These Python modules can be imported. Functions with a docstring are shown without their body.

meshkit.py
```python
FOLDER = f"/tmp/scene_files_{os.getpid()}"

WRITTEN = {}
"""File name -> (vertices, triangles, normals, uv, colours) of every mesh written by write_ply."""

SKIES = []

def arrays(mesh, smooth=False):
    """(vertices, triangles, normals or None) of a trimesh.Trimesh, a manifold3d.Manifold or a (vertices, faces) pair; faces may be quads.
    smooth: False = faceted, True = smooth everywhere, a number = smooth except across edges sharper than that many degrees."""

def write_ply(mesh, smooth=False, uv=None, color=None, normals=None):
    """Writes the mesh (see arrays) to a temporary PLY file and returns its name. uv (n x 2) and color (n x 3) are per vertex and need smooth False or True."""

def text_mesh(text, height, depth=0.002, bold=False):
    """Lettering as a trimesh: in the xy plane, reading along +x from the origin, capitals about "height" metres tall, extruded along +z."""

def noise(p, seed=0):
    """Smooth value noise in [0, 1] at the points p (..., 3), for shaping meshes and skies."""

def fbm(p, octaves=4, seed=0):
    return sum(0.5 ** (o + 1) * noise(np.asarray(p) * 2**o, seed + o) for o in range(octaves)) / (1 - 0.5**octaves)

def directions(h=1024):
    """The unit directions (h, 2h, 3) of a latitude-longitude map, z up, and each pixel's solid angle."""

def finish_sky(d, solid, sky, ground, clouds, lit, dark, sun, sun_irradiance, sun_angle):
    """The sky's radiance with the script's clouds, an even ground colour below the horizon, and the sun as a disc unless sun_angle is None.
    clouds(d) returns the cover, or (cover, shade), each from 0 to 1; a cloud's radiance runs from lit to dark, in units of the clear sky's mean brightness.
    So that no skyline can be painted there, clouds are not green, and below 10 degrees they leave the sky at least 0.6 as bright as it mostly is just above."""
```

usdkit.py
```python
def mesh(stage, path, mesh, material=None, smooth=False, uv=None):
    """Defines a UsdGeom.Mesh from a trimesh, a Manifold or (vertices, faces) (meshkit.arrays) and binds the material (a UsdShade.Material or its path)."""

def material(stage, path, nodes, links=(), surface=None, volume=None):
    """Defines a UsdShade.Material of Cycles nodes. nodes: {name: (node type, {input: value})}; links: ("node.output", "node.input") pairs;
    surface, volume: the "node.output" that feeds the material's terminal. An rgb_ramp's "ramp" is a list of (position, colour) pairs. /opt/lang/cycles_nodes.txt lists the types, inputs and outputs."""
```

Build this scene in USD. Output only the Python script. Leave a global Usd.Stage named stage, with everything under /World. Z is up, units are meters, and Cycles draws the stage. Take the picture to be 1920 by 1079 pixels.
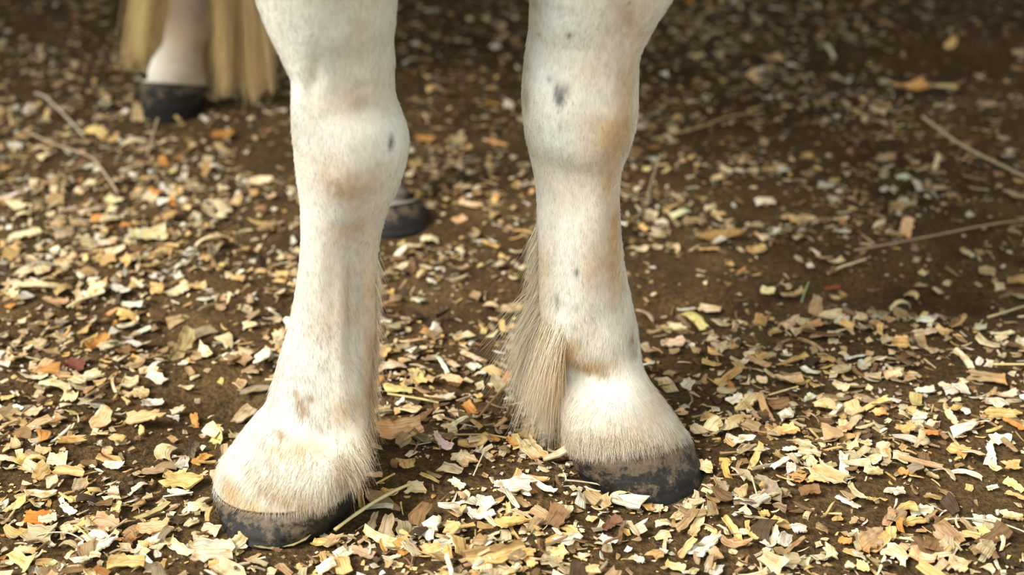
import math, random
import numpy as np, trimesh, manifold3d
from scipy.interpolate import PchipInterpolator
from scipy.spatial import cKDTree
from scipy.ndimage import gaussian_filter1d
import usdkit, meshkit
from pxr import Usd, UsdGeom, UsdLux, UsdShade, Gf, Sdf, Vt

rng = np.random.default_rng(7)
stage = Usd.Stage.CreateInMemory()
UsdGeom.SetStageUpAxis(stage, "Z"); UsdGeom.SetStageMetersPerUnit(stage, 1.0)
UsdGeom.Xform.Define(stage, "/World")

# ------------------------------------------------------------------ camera, sky, sun, exposure
FPX, PITCH, CAMH = 2500.0, math.radians(26.1), 0.94
cam = UsdGeom.Camera.Define(stage, "/World/camera")
cam.AddTranslateOp().Set((0, 0, CAMH)); cam.AddRotateXOp().Set(90 - math.degrees(PITCH))
cam.CreateHorizontalApertureAttr(36.0); cam.CreateVerticalApertureAttr(36.0 * 1079 / 1920)
cam.CreateFocalLengthAttr(36.0 * FPX / 1920)
cam.CreateFStopAttr(2.6); cam.CreateFocusDistanceAttr(1.60)
cam.CreateClippingRangeAttr((0.05, 1000.0))
cam.CreateExposureAttr(-0.50)

dome = UsdLux.DomeLight.Define(stage, "/World/sky")
dome.CreateColorAttr(Gf.Vec3f(0.99, 0.99, 0.92)); dome.CreateIntensityAttr(0.74)
sun = UsdLux.DistantLight.Define(stage, "/World/sun")
SD = np.array([-0.88, -0.52, 1.06]); SD /= np.linalg.norm(SD)          # towards the sun: from the side of the nearest hoof, a little ahead of the horse
sun.CreateAngleAttr(24.0); sun.CreateIntensityAttr(16.0); sun.CreateColorAttr(Gf.Vec3f(1.0, 0.955, 0.87))
_z = Gf.Vec3d(*SD); _x = Gf.Cross(Gf.Vec3d(0, 0, 1), _z).GetNormalized(); _y = Gf.Cross(_z, _x)
sun.AddTransformOp().Set(Gf.Matrix4d(*_x, 0, *_y, 0, *_z, 0, 0, 0, 5, 1))

# ------------------------------------------------------------------ helpers
EYE = np.array([0, 0, CAMH]); FWD = np.array([0, math.cos(PITCH), -math.sin(PITCH)]); UPV = np.array([0, math.sin(PITCH), math.cos(PITCH)])
def ray(px, py):
    px, py = np.asarray(px, float), np.asarray(py, float)
    return FWD + ((px - 960) / FPX)[..., None] * np.array([1.0, 0, 0]) - ((py - 539.5) / FPX)[..., None] * UPV
def project(p):
    d = np.asarray(p, float) - EYE; w = d @ FWD
    return np.stack([960 + FPX * d[..., 0] / w, 539.5 - FPX * (d @ UPV) / w, w], -1)
def at_depth(px, py, Y):
    r = ray(px, py); return EYE + r * (np.asarray(Y) / r[..., 1])[..., None]
FEET = {}
def height(x, y):
    x, y = np.asarray(x, float), np.asarray(y, float); q = np.stack([x, y, np.zeros_like(x)], -1)
    h = 0.036 * (meshkit.fbm(q * 2.6 + 3.1, 2, 5) - 0.5) + 0.020 * (meshkit.fbm(q * 9.0, 3, 11) - 0.5) + 0.010 * (meshkit.fbm(q * 42.0, 2, 23) - 0.5)
    for cx, cy, rx, ry, dz in HUMPS:
        h = h + dz * np.exp(-((x - cx) / rx) ** 2 - ((y - cy) / ry) ** 2)
    for cx, cy, r in FEET.values():
        k = np.exp(-(((x - cx) ** 2 + (y - cy) ** 2) / r ** 2) ** 2); h = h * (1 - k) - 0.003 * k
    return h
HUMPS = []
def ground(px, py, n=5):
    r = ray(px, py); z = np.zeros(np.shape(px))
    for _ in range(n):
        p = EYE + r * ((z - CAMH) / r[..., 2])[..., None]; z = height(p[..., 0], p[..., 1])
    return EYE + r * ((z - CAMH) / r[..., 2])[..., None]
g0 = lambda px, py: (lambda r: EYE + r * (-CAMH / r[..., 2])[..., None])(ray(px, py))
for px, py, rx, ry, dz in [(300, 625, .10, .07, -.022), (430, 760, .09, .06, -.02), (1280, 590, .30, .06, -.03), (1750, 545, .28, .08, -.03), (1700, 640, .4, .10, .02),
                           (1780, 240, .4, .12, .03), (1780, 120, .4, .12, -.03), (900, 250, .3, .15, -.02), (760, 960, .07, .05, -.012), (1700, 960, .12, .06, -.012),
                           (110, 540, .25, .10, .02), (1480, 400, .10, .06, -.02), (300, 20, .5, .3, .03), (990, 690, .07, .06, -.012)]:
    p = g0(px, py); HUMPS.append((p[0], p[1], rx, ry, dz))

used = {}
def numbered(parent, name):
    k = used.get((parent, name), 0); used[(parent, name)] = k + 1
    return f"{parent}/{name}" if k == 0 else f"{parent}/{name}_{k:03d}"
def tag(prim, label=None, category=None, group=None, kind=None):
    for k, v in (("label", label), ("category", category), ("group", group), ("kind", kind)):
        if v: prim.SetCustomDataByKey(k, v)
    return prim
def primvar(prim, name, values, interp="vertex"):
    values = np.asarray(values, np.float32); api = UsdGeom.PrimvarsAPI(prim)
    if values.ndim == 2:
        api.CreatePrimvar(name, Sdf.ValueTypeNames.Color3fArray if name == "tint" else Sdf.ValueTypeNames.Float3Array, interp).Set(Vt.Vec3fArray.FromNumpy(values))
    else:
        api.CreatePrimvar(name, Sdf.ValueTypeNames.FloatArray, interp).Set(Vt.FloatArray.FromNumpy(values))
def obj(name, mesh, mat, parent="/World", smooth=False, tint=None, grain=None):
    path = numbered(parent, name)
    m = usdkit.mesh(stage, path, mesh, mat, smooth)
    if tint is not None: primvar(m.GetPrim(), "tint", tint)
    if grain is not None: primvar(m.GetPrim(), "grain", grain)
    return m.GetPrim()
def curves(name, pts, n_per, widths, mat, parent, tint=None):
    """pts (n, k, 3), widths (n, k): n strands of k points."""
    c = UsdGeom.BasisCurves.Define(stage, numbered(parent, name))
    c.CreateTypeAttr("linear"); c.CreatePointsAttr(Vt.Vec3fArray.FromNumpy(pts.reshape(-1, 3).astype(np.float32)))
    c.CreateCurveVertexCountsAttr(Vt.IntArray.FromNumpy(np.full(len(pts), pts.shape[1], np.int32)))
    c.CreateWidthsAttr(Vt.FloatArray.FromNumpy(widths.reshape(-1).astype(np.float32))); c.SetWidthsInterpolation("vertex")
    if tint is not None: primvar(c.GetPrim(), "tint", np.repeat(tint, pts.shape[1], 0))
    UsdShade.MaterialBindingAPI.Apply(c.GetPrim()).Bind(mat)
    return c.GetPrim()

# ------------------------------------------------------------------ materials
L = "/World/Looks/"
UsdGeom.Scope.Define(stage, "/World/Looks")
M = {}
M["soil"] = usdkit.material(stage, L + "soil", {
    "g": ("geometry", {}), "n1": ("noise_texture", {"scale": 7.0, "detail": 5.0, "roughness": 0.65}), "n2": ("noise_texture", {"scale": 160.0, "detail": 4.0, "roughness": 0.7}),
    "r1": ("rgb_ramp", {"ramp": [(0.3, (0.062, 0.037, 0.0145)), (0.55, (0.104, 0.064, 0.0265)), (0.75, (0.165, 0.108, 0.049))]}),
    "r2": ("rgb_ramp", {"ramp": [(0.32, (0.36, 0.36, 0.36)), (0.5, (0.95, 0.95, 0.95)), (0.68, (1.7, 1.62, 1.45))]}),
    "mx": ("mix_color", {"blend_type": "multiply", "fac": 1.0}), "b": ("bump", {"strength": 1.0, "distance": 0.009}), "p": ("principled_bsdf", {"roughness": 0.95, "specular_ior_level": 0.15})},
    [("g.position", "n1.vector"), ("g.position", "n2.vector"), ("n1.fac", "r1.fac"), ("n2.fac", "r2.fac"), ("r1.color", "mx.a"), ("r2.color", "mx.b"), ("mx.result", "p.base_color"), ("n2.fac", "b.height"), ("b.normal", "p.normal")], surface="p.BSDF")
def wood(name, lo=0.40, hi=1.12, rough=0.7):
    return usdkit.material(stage, L + name, {
        "a": ("attribute", {"attribute": "tint"}), "gr": ("attribute", {"attribute": "grain"}), "mp": ("mapping", {"mapping_type": "point", "scale": (25.0, 520.0, 25.0)}),
        "n": ("noise_texture", {"scale": 1.0, "detail": 3.0, "roughness": 0.6}), "r": ("rgb_ramp", {"ramp": [(0.28, (lo, lo * 0.93, lo * 0.80)), (0.5, (1, 1, 1)), (0.75, (hi, hi, hi))]}),
        "n2": ("noise_texture", {"scale": 85.0, "detail": 3.0}), "r2": ("rgb_ramp", {"ramp": [(0.30, (0.52, 0.40, 0.26)), (0.42, (0.90, 0.80, 0.64)), (0.54, (1, 1, 1)), (0.70, (1.06, 1.06, 1.08))]}),
        "m1": ("mix_color", {"blend_type": "multiply", "fac": 1.0}), "m2": ("mix_color", {"blend_type": "multiply", "fac": 0.8}),
        "b": ("bump", {"strength": 0.8, "distance": 0.0015}), "p": ("principled_bsdf", {"roughness": rough, "specular_ior_level": 0.25}), "t": ("translucent_bsdf", {}), "mc": ("mix_closure", {"fac": 0.14})},
        [("gr.vector", "mp.vector"), ("mp.vector", "n.vector"), ("gr.vector", "n2.vector"), ("n.fac", "r.fac"), ("n2.fac", "r2.fac"), ("a.color", "m1.a"), ("r.color", "m1.b"), ("m1.result", "m2.a"), ("r2.color", "m2.b"),
         ("m2.result", "p.base_color"), ("m2.result", "t.color"), ("n.fac", "b.height"), ("b.normal", "p.normal"), ("p.BSDF", "mc.closure1"), ("t.BSDF", "mc.closure2")], surface="mc.closure")
M["wood"] = wood("shaving_wood")
def tinted(name, rough=0.6, spec=0.3, sc=(60.0, 60.0, 60.0), lo=0.85, bump=0.0, trans=0.0):
    nodes = {"a": ("attribute", {"attribute": "tint"}), "g": ("geometry", {}), "mp": ("mapping", {"mapping_type": "point", "scale": sc}), "n": ("noise_texture", {"scale": 1.0, "detail": 4.0, "roughness": 0.65}),
             "r": ("rgb_ramp", {"ramp": [(0.3, (lo, lo, lo)), (0.6, (1, 1, 1)), (1, (1.05, 1.05, 1.05))]}), "m": ("mix_color", {"blend_type": "multiply", "fac": 1.0}),
             "b": ("bump", {"strength": bump, "distance": 0.002}), "p": ("principled_bsdf", {"roughness": rough, "specular_ior_level": spec})}
    links = [("g.position", "mp.vector"), ("mp.vector", "n.vector"), ("n.fac", "r.fac"), ("a.color", "m.a"), ("r.color", "m.b"), ("m.result", "p.base_color")]
    if bump: links += [("n.fac", "b.height"), ("b.normal", "p.normal")]
    return usdkit.material(stage, L + name, nodes, links, surface="p.BSDF")
M["coat"] = tinted("horse_coat", 0.75, 0.15, (520.0, 520.0, 60.0), 0.90, 0.35)
M["hair"] = tinted("horse_hair", 0.6, 0.2, (200.0, 200.0, 200.0), 0.92)
M["tail"] = tinted("tail_hair", 0.5, 0.25, (60.0, 60.0, 6.0), 0.75)
M["stalk"] = tinted("dry_stalk", 0.55, 0.3, (300.0, 300.0, 300.0), 0.8)
M["leaf"] = tinted("dry_leaf", 0.7, 0.25, (220.0, 220.0, 220.0), 0.6, 0.4)
M["hoof"] = usdkit.material(stage, L + "hoof_horn", {
    "a": ("attribute", {"attribute": "tint"}), "g": ("geometry", {}), "n": ("noise_texture", {"scale": 48.0, "detail": 6.0, "roughness": 0.72}), "n3": ("noise_texture", {"scale": 260.0, "detail": 3.0}),
    "add": ("math", {"math_type": "add"}), "r": ("rgb_ramp", {"ramp": [(0.50, (0.0165, 0.0155, 0.0140)), (0.56, (0.028, 0.0255, 0.0215)), (0.62, (0.100, 0.074, 0.049)), (0.9, (0.15, 0.113, 0.076))]}),
    "r3": ("rgb_ramp", {"ramp": [(0.35, (0.75, 0.75, 0.75)), (0.6, (1, 1, 1)), (0.75, (1.35, 1.3, 1.2))]}), "m": ("mix_color", {"blend_type": "multiply", "fac": 1.0}),
    "sx": ("separate_xyz", {}), "b": ("bump", {"strength": 0.5, "distance": 0.002}), "p": ("principled_bsdf", {"roughness": 0.62, "specular_ior_level": 0.22})},
    [("g.position", "n.vector"), ("g.position", "n3.vector"), ("a.vector", "sx.vector"), ("n.fac", "add.value1"), ("sx.x", "add.value2"), ("add.value", "r.fac"), ("n3.fac", "r3.fac"), ("r.color", "m.a"), ("r3.color", "m.b"), ("m.result", "p.base_color"),
     ("n.fac", "b.height"), ("b.normal", "p.normal")], surface="p.BSDF")

# ------------------------------------------------------------------ the feet: where each hoof stands (found from the photograph once, then fixed in the world)
def foot(px, py, yaw):
    p = g0(px, py); t = math.radians(yaw)
    return dict(c=np.array([p[0], p[1], 0.0]), toe=np.array([math.sin(t), -math.cos(t), 0.0]), yaw=t)
FA, FB, FC, FD = foot(545, 955, -40), foot(1204, 886, 42), foot(322, 214, -12), foot(730, 412, 22)
for k, f, r in (("a", FA, .085), ("b", FB, .085), ("c", FC, .08), ("d", FD, .08)): FEET[k] = (f["c"][0], f["c"][1], r)

# ------------------------------------------------------------------ ground
def axis_steps(lo, hi, a, b, fine):
    mid = np.arange(a, b, fine); out, s = [b], fine
    while out[-1] < hi: s *= 1.13; out.append(out[-1] + s)
    low, s = [a], fine
    while low[-1] > lo: s *= 1.13; low.append(low[-1] - s)
    return np.array(low[:0:-1] + list(mid) + out)
gx = axis_steps(-14, 14, -1.5, 1.5, 0.0075)
gy, s = [-6.0], 0
yy = 0.75
ys = []
while yy < 4.6: ys.append(yy); yy += 0.0055 * max(1.0, (yy / 1.2) ** 1.3)
gy = np.array(list(axis_steps(-8, 0.75, 0.75, 0.76, 0.0046)[:-2]) + ys[1:])
tail_y, s = [], 0.03
while yy < 26: yy += s; s *= 1.13; tail_y.append(yy)
gy = np.unique(np.concatenate([gy, tail_y]))
X, Y = np.meshgrid(gx, gy); Z = height(X, Y)
nx = len(gx); i, j = np.meshgrid(np.arange(len(gy) - 1), np.arange(nx - 1), indexing="ij"); k0 = (i * nx + j).ravel()
quads = np.stack([k0, k0 + 1, k0 + nx + 1, k0 + nx], 1)
p = obj("ground", (np.stack([X, Y, Z], -1).reshape(-1, 3), quads), M["soil"], smooth=True)
tag(p, "dark brown trampled soil floor under the horse and the wood shavings", "ground", kind="structure")

# ------------------------------------------------------------------ the open shed the horse stands in front of: its roof shades the ground behind
M["roof"] = usdkit.material(stage, L + "roof_boards", {"g": ("geometry", {}), "mp": ("mapping", {"mapping_type": "point", "scale": (7.0, 0.6, 7.0)}), "n": ("noise_texture", {"scale": 3.0, "detail": 4.0}), "r": ("rgb_ramp", {"ramp": [(0.3, (.10, .07, .045)), (0.7, (.20, .15, .10))]}), "p": ("principled_bsdf", {"roughness": .85})},
    [("g.position", "mp.vector"), ("mp.vector", "n.vector"), ("n.fac", "r.fac"), ("r.color", "p.base_color")], surface="p.BSDF")
bx = lambda x0, x1, y0, y1, z0, z1: trimesh.creation.box(bounds=[[x0, y0, z0], [x1, y1, z1]])
tag(obj("roof", trimesh.util.concatenate([bx(-5, 7, 1.40, 9, 2.75, 2.80)] + [bx(-5 + k, -4.9 + k, 1.45, 9, 2.6, 2.75) for k in range(12)]), M["roof"]), "plain timber shed roof over the horse, above the picture", "roof", kind="structure")
tag(obj("wall_back", bx(-5, 7, 8.9, 9, -.1, 2.75), M["roof"]), "timber back wall of the shed, behind the picture's edge", "wall", kind="structure")

# ------------------------------------------------------------------ horse
SECT = 144
def ring(c, n, fore, a, b, k=SECT, squ=2.0):
    n = n / np.linalg.norm(n); e1 = fore - n * (fore @ n); e1 /= np.linalg.norm(e1); e2 = np.cross(n, e1)
    t = np.arange(k) * 2 * np.pi / k; ct, st = np.cos(t), np.sin(t)
    u = np.sign(ct) * np.abs(ct) ** (2 / squ); v = np.sign(st) * np.abs(st) ** (2 / squ)
    return c + b * u[:, None] * e1 + a * v[:, None] * e2
def loft(rings):
    r = np.array(rings); n, k = r.shape[:2]
    i, j = np.meshgrid(np.arange(n - 1), np.arange(k), indexing="ij"); j2 = (j + 1) % k
    q = np.stack([i * k + j, i * k + j2, (i + 1) * k + j2, (i + 1) * k + j], -1).reshape(-1, 4)
    f = np.vstack([q[:, [0, 1, 2]], q[:, [0, 2, 3]]])
    v = np.vstack([r.reshape(-1, 3), r[0].mean(0), r[-1].mean(0)]); jj = np.arange(k); a, b = n * k, n * k + 1
    f = np.vstack([f, np.stack([np.full(k, a), (jj + 1) % k, jj], 1), np.stack([np.full(k, b), (n - 1) * k + jj, (n - 1) * k + (jj + 1) % k], 1)])
    m = trimesh.Trimesh(v, f, process=False)
    if m.volume < 0: m.invert()
    return m

def build_leg(rows, F, depth, ratio, tilt, nring, k, above=(), n_fit=12, fit_to=.96, in_m=False, updir=None):
    """rows: (y, xl, xr) outline; depth(y): distance of the axis; ratio(y): fore-aft over sideways thickness; tilt(y): how far the rings follow the axis."""
    rows = np.array(rows, float); ys = rows[:, 0]
    xl, xr = PchipInterpolator(ys, rows[:, 1]), PchipInterpolator(ys, rows[:, 2])
    yv = np.linspace(ys[0], ys[-1], nring); wl, wr = xl(yv), xr(yv)
    tl, tr = wl.copy(), wr.copy(); D, R, T = depth(yv), ratio(yv), tilt(yv)
    for it in range(n_fit):
        c = at_depth((wl + wr) / 2, yv, D); cam_d = project(c)[:, 2]
        half = (wr - wl) / 2 * cam_d / FPX
        tan = np.gradient(c, axis=0); tan /= np.linalg.norm(tan, axis=1, keepdims=True)
        s2 = math.sin(F["yaw"]) ** 2; bb = gaussian_filter1d(np.minimum(R if in_m else half * R, .97 * half / max(.3, math.sin(abs(F["yaw"]))) * .98), nring / 40, mode="nearest")
        aa = gaussian_filter1d(np.sqrt(np.maximum(half ** 2 - bb ** 2 * s2, (.6 * half) ** 2) / (1 - s2)), nring / 110, mode="nearest")
        rings = []
        for q in range(nring):
            nrm = np.array([0, 0, -1.0]) + math.tan(math.radians(T[q])) * (F["toe"] if updir is None else updir)
            rings.append(ring(c[q], nrm, F["toe"], aa[q], bb[q], k))
        P = project(np.array(rings).reshape(-1, 3)); rowi = np.round((P[:, 1] - yv[0]) / (yv[1] - yv[0])).astype(int); inside = (rowi >= 0) & (rowi < nring); rowi, P = rowi[inside], P[inside]
        lo, hi = np.full(nring, 1e9), np.full(nring, -1e9); np.minimum.at(lo, rowi, P[:, 0]); np.maximum.at(hi, rowi, P[:, 0])
        ok = lo < 1e8; el = np.interp(yv, yv[ok], (lo - tl)[ok]); er = np.interp(yv, yv[ok], (hi - tr)[ok])
        el, er = (gaussian_filter1d(np.clip(e_, -14, 14), nring / 45, mode="nearest") for e_ in (el, er))
        fade = 1.0; wl = wl - 0.4 * el * fade; wr = wr - 0.4 * er * fade
        bad = wr - wl < 20; mid = (wl + wr) / 2; wl[bad], wr[bad] = mid[bad] - 10, mid[bad] + 10
    top = [ring(np.array(c_), np.array(n_, float), F["toe"], a_, b_, k) for c_, n_, a_, b_ in above]
    return top + rings, c

ROWS_A = [(-460, 350, 830), (-300, 378, 805), (-150, 420, 772), (-60, 450, 755), (0, 477, 745), (50, 496, 741), (100, 520, 738), (140, 543, 738), (180, 548, 743), (210, 547, 754), (240, 548, 764), (270, 551, 767), (300, 553, 763), (330, 556, 755),
          (360, 560, 743), (400, 563, 726), (440, 564, 715), (480, 562, 709), (520, 557, 706), (560, 551, 704), (600, 544, 702), (640, 533, 700), (680, 521, 698), (720, 508, 696), (760, 494, 694), (800, 460, 690), (840, 430, 682), (870, 409, 668), (904, 404, 654)]
ROWS_B = [(-460, 860, 1420), (-300, 915, 1390), (-150, 965, 1335), (-60, 985, 1290), (0, 993, 1262), (30, 992, 1243), (60, 990, 1224), (90, 985, 1208), (120, 982, 1199), (160, 979, 1197), (200, 980, 1196), (240, 984, 1192), (280, 991, 1180), (310, 998, 1169), (340, 1003, 1164),
          (380, 1006, 1162), (420, 1007, 1163), (460, 1008, 1166), (500, 1009, 1172), (540, 1010, 1180), (580, 1012, 1188), (620, 1016, 1195), (650, 1022, 1198), (680, 1036, 1202), (710, 1048, 1216), (740, 1053, 1240), (770, 1054, 1262), (795, 1055, 1277), (825, 1060, 1288)]
def smooth_step(y, a, b): t = np.clip((np.asarray(y, float) - a) / (b - a), 0, 1); return t * t * (3 - 2 * t)
def fore_leg(F, rows, y_fet, y_cor, lean, updir):
    dF = F["c"][1] - F["toe"][1] * 0.085; dC = F["c"][1] + F["toe"][1] * 0.0 + 0.012
    depth = lambda y: dF + (dC - dF) * smooth_step(y, y_fet - 60, y_cor + 30)
    def ratio(y):   # half the fore-aft depth in metres
        return PchipInterpolator([-500, -150, 0, 100, 200, 265, 330, 420, 560, y_fet, y_cor - 50, y_cor + 30], [.105, .089, .078, .070, .066, .066, .060, .053, .051, .055, .058, .067])(y)
    tilt = lambda y: lean * smooth_step(y, y_fet - 40, y_cor)
    return build_leg(rows, F, depth, ratio, tilt, 300, SECT, in_m=True, updir=np.array(updir) / np.linalg.norm(updir))
ringsA, axA = fore_leg(FA, ROWS_A, 735, 900, 16.0, (1, -.25, 0))
ringsB, axB = fore_leg(FB, ROWS_B, 655, 815, 22.0, (.1, -1, 0))

ROWS_C = [(-40, 330, 388), (0, 324, 393), (25, 318, 398), (45, 311, 401), (60, 308, 399), (80, 304, 392), (100, 292, 385), (120, 281, 385), (140, 276, 387), (158, 275, 388)]
ROWS_D = [(240, 668, 732), (275, 676, 742), (300, 680, 748), (320, 680, 752), (345, 672, 757), (368, 664, 770), (382, 662, 778)]
def hind_leg(F, rows, y_fet, y_cor, hock, stifle, hip):
    dF = F["c"][1] - F["toe"][1] * 0.085; dC = F["c"][1] + 0.012
    depth = lambda y: dF + (dC - dF) * smooth_step(y, y_fet - 25, y_cor + 10)
    rr, c = build_leg(rows, F, depth, lambda y: 1.2 + 0 * y, lambda y: 18.0 * smooth_step(y, y_fet - 15, y_cor), 60, 48, n_fit=6)
    top = c[0]
    pts = np.array([hip, stifle, (np.array(stifle) + hock) / 2 + [0, .03, 0], hock + np.array([0, 0, .05]), hock, hock + np.array([0, 0, -.09]), (hock + top) / 2, top]); rad = np.array([[.17, .24], [.14, .19], [.085, .12], [.058, .085], [.058, .088], [.045, .062], [.036, .045], [.036, .043]])
    s = np.linspace(0, 1, len(pts)); ss = np.linspace(0, 1, 60); P = PchipInterpolator(s, pts)(ss)[:-1]; R = PchipInterpolator(s, rad)(ss)[:-1]; tg = np.gradient(P, axis=0)
    return [ring(P[q], tg[q], F["toe"] + np.array([0, 0, 1e-3]), R[q][0], R[q][1], 48) for q in range(len(P))] + rr, c
ringsC, axC = hind_leg(FC, ROWS_C, 55, 150, np.array([-0.66, 2.97, .56]), [-0.56, 2.50, .92], [-0.52, 2.62, 1.15])
ringsD, axD = hind_leg(FD, ROWS_D, 290, 375, np.array([-0.29, 2.36, .56]), [-0.26, 2.20, .92], [-0.36, 2.55, 1.15])

def hull(*balls):
    out = None
    ms = []
    for (c, r) in balls:
        s = trimesh.creation.icosphere(3, r); s.apply_translation(c); ms.append(s.vertices)
    return manifold3d.Manifold.hull_points(np.vstack(ms))
def as_man(m):
    return manifold3d.Manifold(manifold3d.Mesh(vert_properties=np.asarray(m.vertices, np.float32), tri_verts=np.asarray(m.faces, np.uint32)))
trunk = hull(((-0.07, 1.62, 1.06), .26), ((-0.03, 1.52, 1.14), .19), ((-0.10, 1.75, 1.20), .24), ((-0.25, 2.10, 1.10), .30)) + hull(((-0.25, 2.10, 1.10), .30), ((-0.25, 2.1, 1.14), .29), ((-0.45, 2.62, 1.16), .28))
trunk += hull(((-0.19, 1.46, .98), .13), ((-0.14, 1.60, 1.2), .13), ((-.2, 1.50, .86), .10)) + hull(((0.08, 1.50, .98), .13), ((0.02, 1.62, 1.2), .13), ((.10, 1.52, .86), .10))
trunk += hull(((-0.06, 1.52, 1.20), .20), ((0.0, 1.25, 1.52), .12), ((-0.07, 1.7, 1.32), .12)) + hull(((0.0, 1.25, 1.52), .12), ((0.04, 1.08, 1.78), .095))
trunk += hull(((0.04, 1.06, 1.80), .10), ((0.055, .97, 1.72), .09)) + hull(((0.055, .97, 1.72), .09), ((0.10, .74, 1.46), .058), ((0.11, .70, 1.42), .05))
for sx in (-1, 1): trunk += hull(((0.04 + sx * .065, 1.10, 1.89), .026), ((0.04 + sx * .075, 1.09, 1.98), .006))
legsm = [loft(r) for r in (ringsA, ringsB, ringsC, ringsD)]
body = trunk.refine_to_length(0.03)
for m in legsm: body = body + as_man(m)
bm = body.to_mesh(); bv = np.array(bm.vert_properties[:, :3], float); bf = np.array(bm.tri_verts)
bmesh = trimesh.Trimesh(bv, bf, process=False); bmesh.merge_vertices()
sm = bmesh.copy(); trimesh.smoothing.filter_taubin(sm, 0.5, 0.53, 30)
w = smooth_step(bmesh.vertices[:, 2], .66, .76)[:, None]
bmesh.vertices = bmesh.vertices * (1 - w) + np.asarray(sm.vertices) * w
# --- sculpting and coat marks, each pinned to a point of the body's surface
def surf_point(px, py, mesh_v, mesh_n):
    P = project(mesh_v); facing = ((EYE - mesh_v) * mesh_n).sum(1) > 0
    d = np.hypot(P[:, 0] - px, P[:, 1] - py) + np.where(facing, 0, 1e6) + np.where(P[:, 2] > 2.4, 60, 0); return mesh_v[np.argmin(d)]
def px_m(p): return project(p)[2] / FPX
# (x, y, across px, along px, height m, lean deg): relief
RELIEF = [(655, 235, 70, 60, .005, 0), (735, 262, 30, 45, .004, 0), (655, 330, 60, 50, .003, 0), (575, 205, 34, 40, .003, 0), (592, 150, 15, 70, -.0016, -14), (690, 120, 24, 80, .003, 10), 
          (668, 540, 15, 140, -.0065, -4), (692, 560, 12, 120, .004, -2), (640, 600, 12, 120, .0025, -3), (610, 560, 28, 120, .003, 4), (560, 720, 45, 60, .003, 0), (655, 745, 34, 55, .006, 0), (610, 838, 50, 22, -.005, -18), (520, 850, 60, 45, .003, 0), (610, 872, 45, 18, .004, -25),
          (1045, 215, 50, 60, .005, 0), (1150, 235, 34, 50, .004, 0), (1090, 290, 60, 40, .003, 0), (1180, 60, 20, 70, -.003, 20), (1060, 50, 60, 80, .004, 0),
          (1030, 470, 14, 130, -.003, 0), (1110, 470, 34, 130, .003, 0), (1150, 640, 38, 34, .004, 0), (1060, 640, 28, 40, .004, 0), (1100, 706, 60, 20, -.006, -12), (1085, 722, 26, 22, -.004, -30), (1175, 765, 60, 40, .003, 0), (1090, 798, 34, 22, .003, 0)]
CREAM, TAN = np.array([.555, .54, .48]), np.array([.40, .285, .16])
DUN, DARK, BLUE = np.array([.26, .185, .115]), np.array([.10, .10, .095]), np.array([.555, .60, .565])
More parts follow.
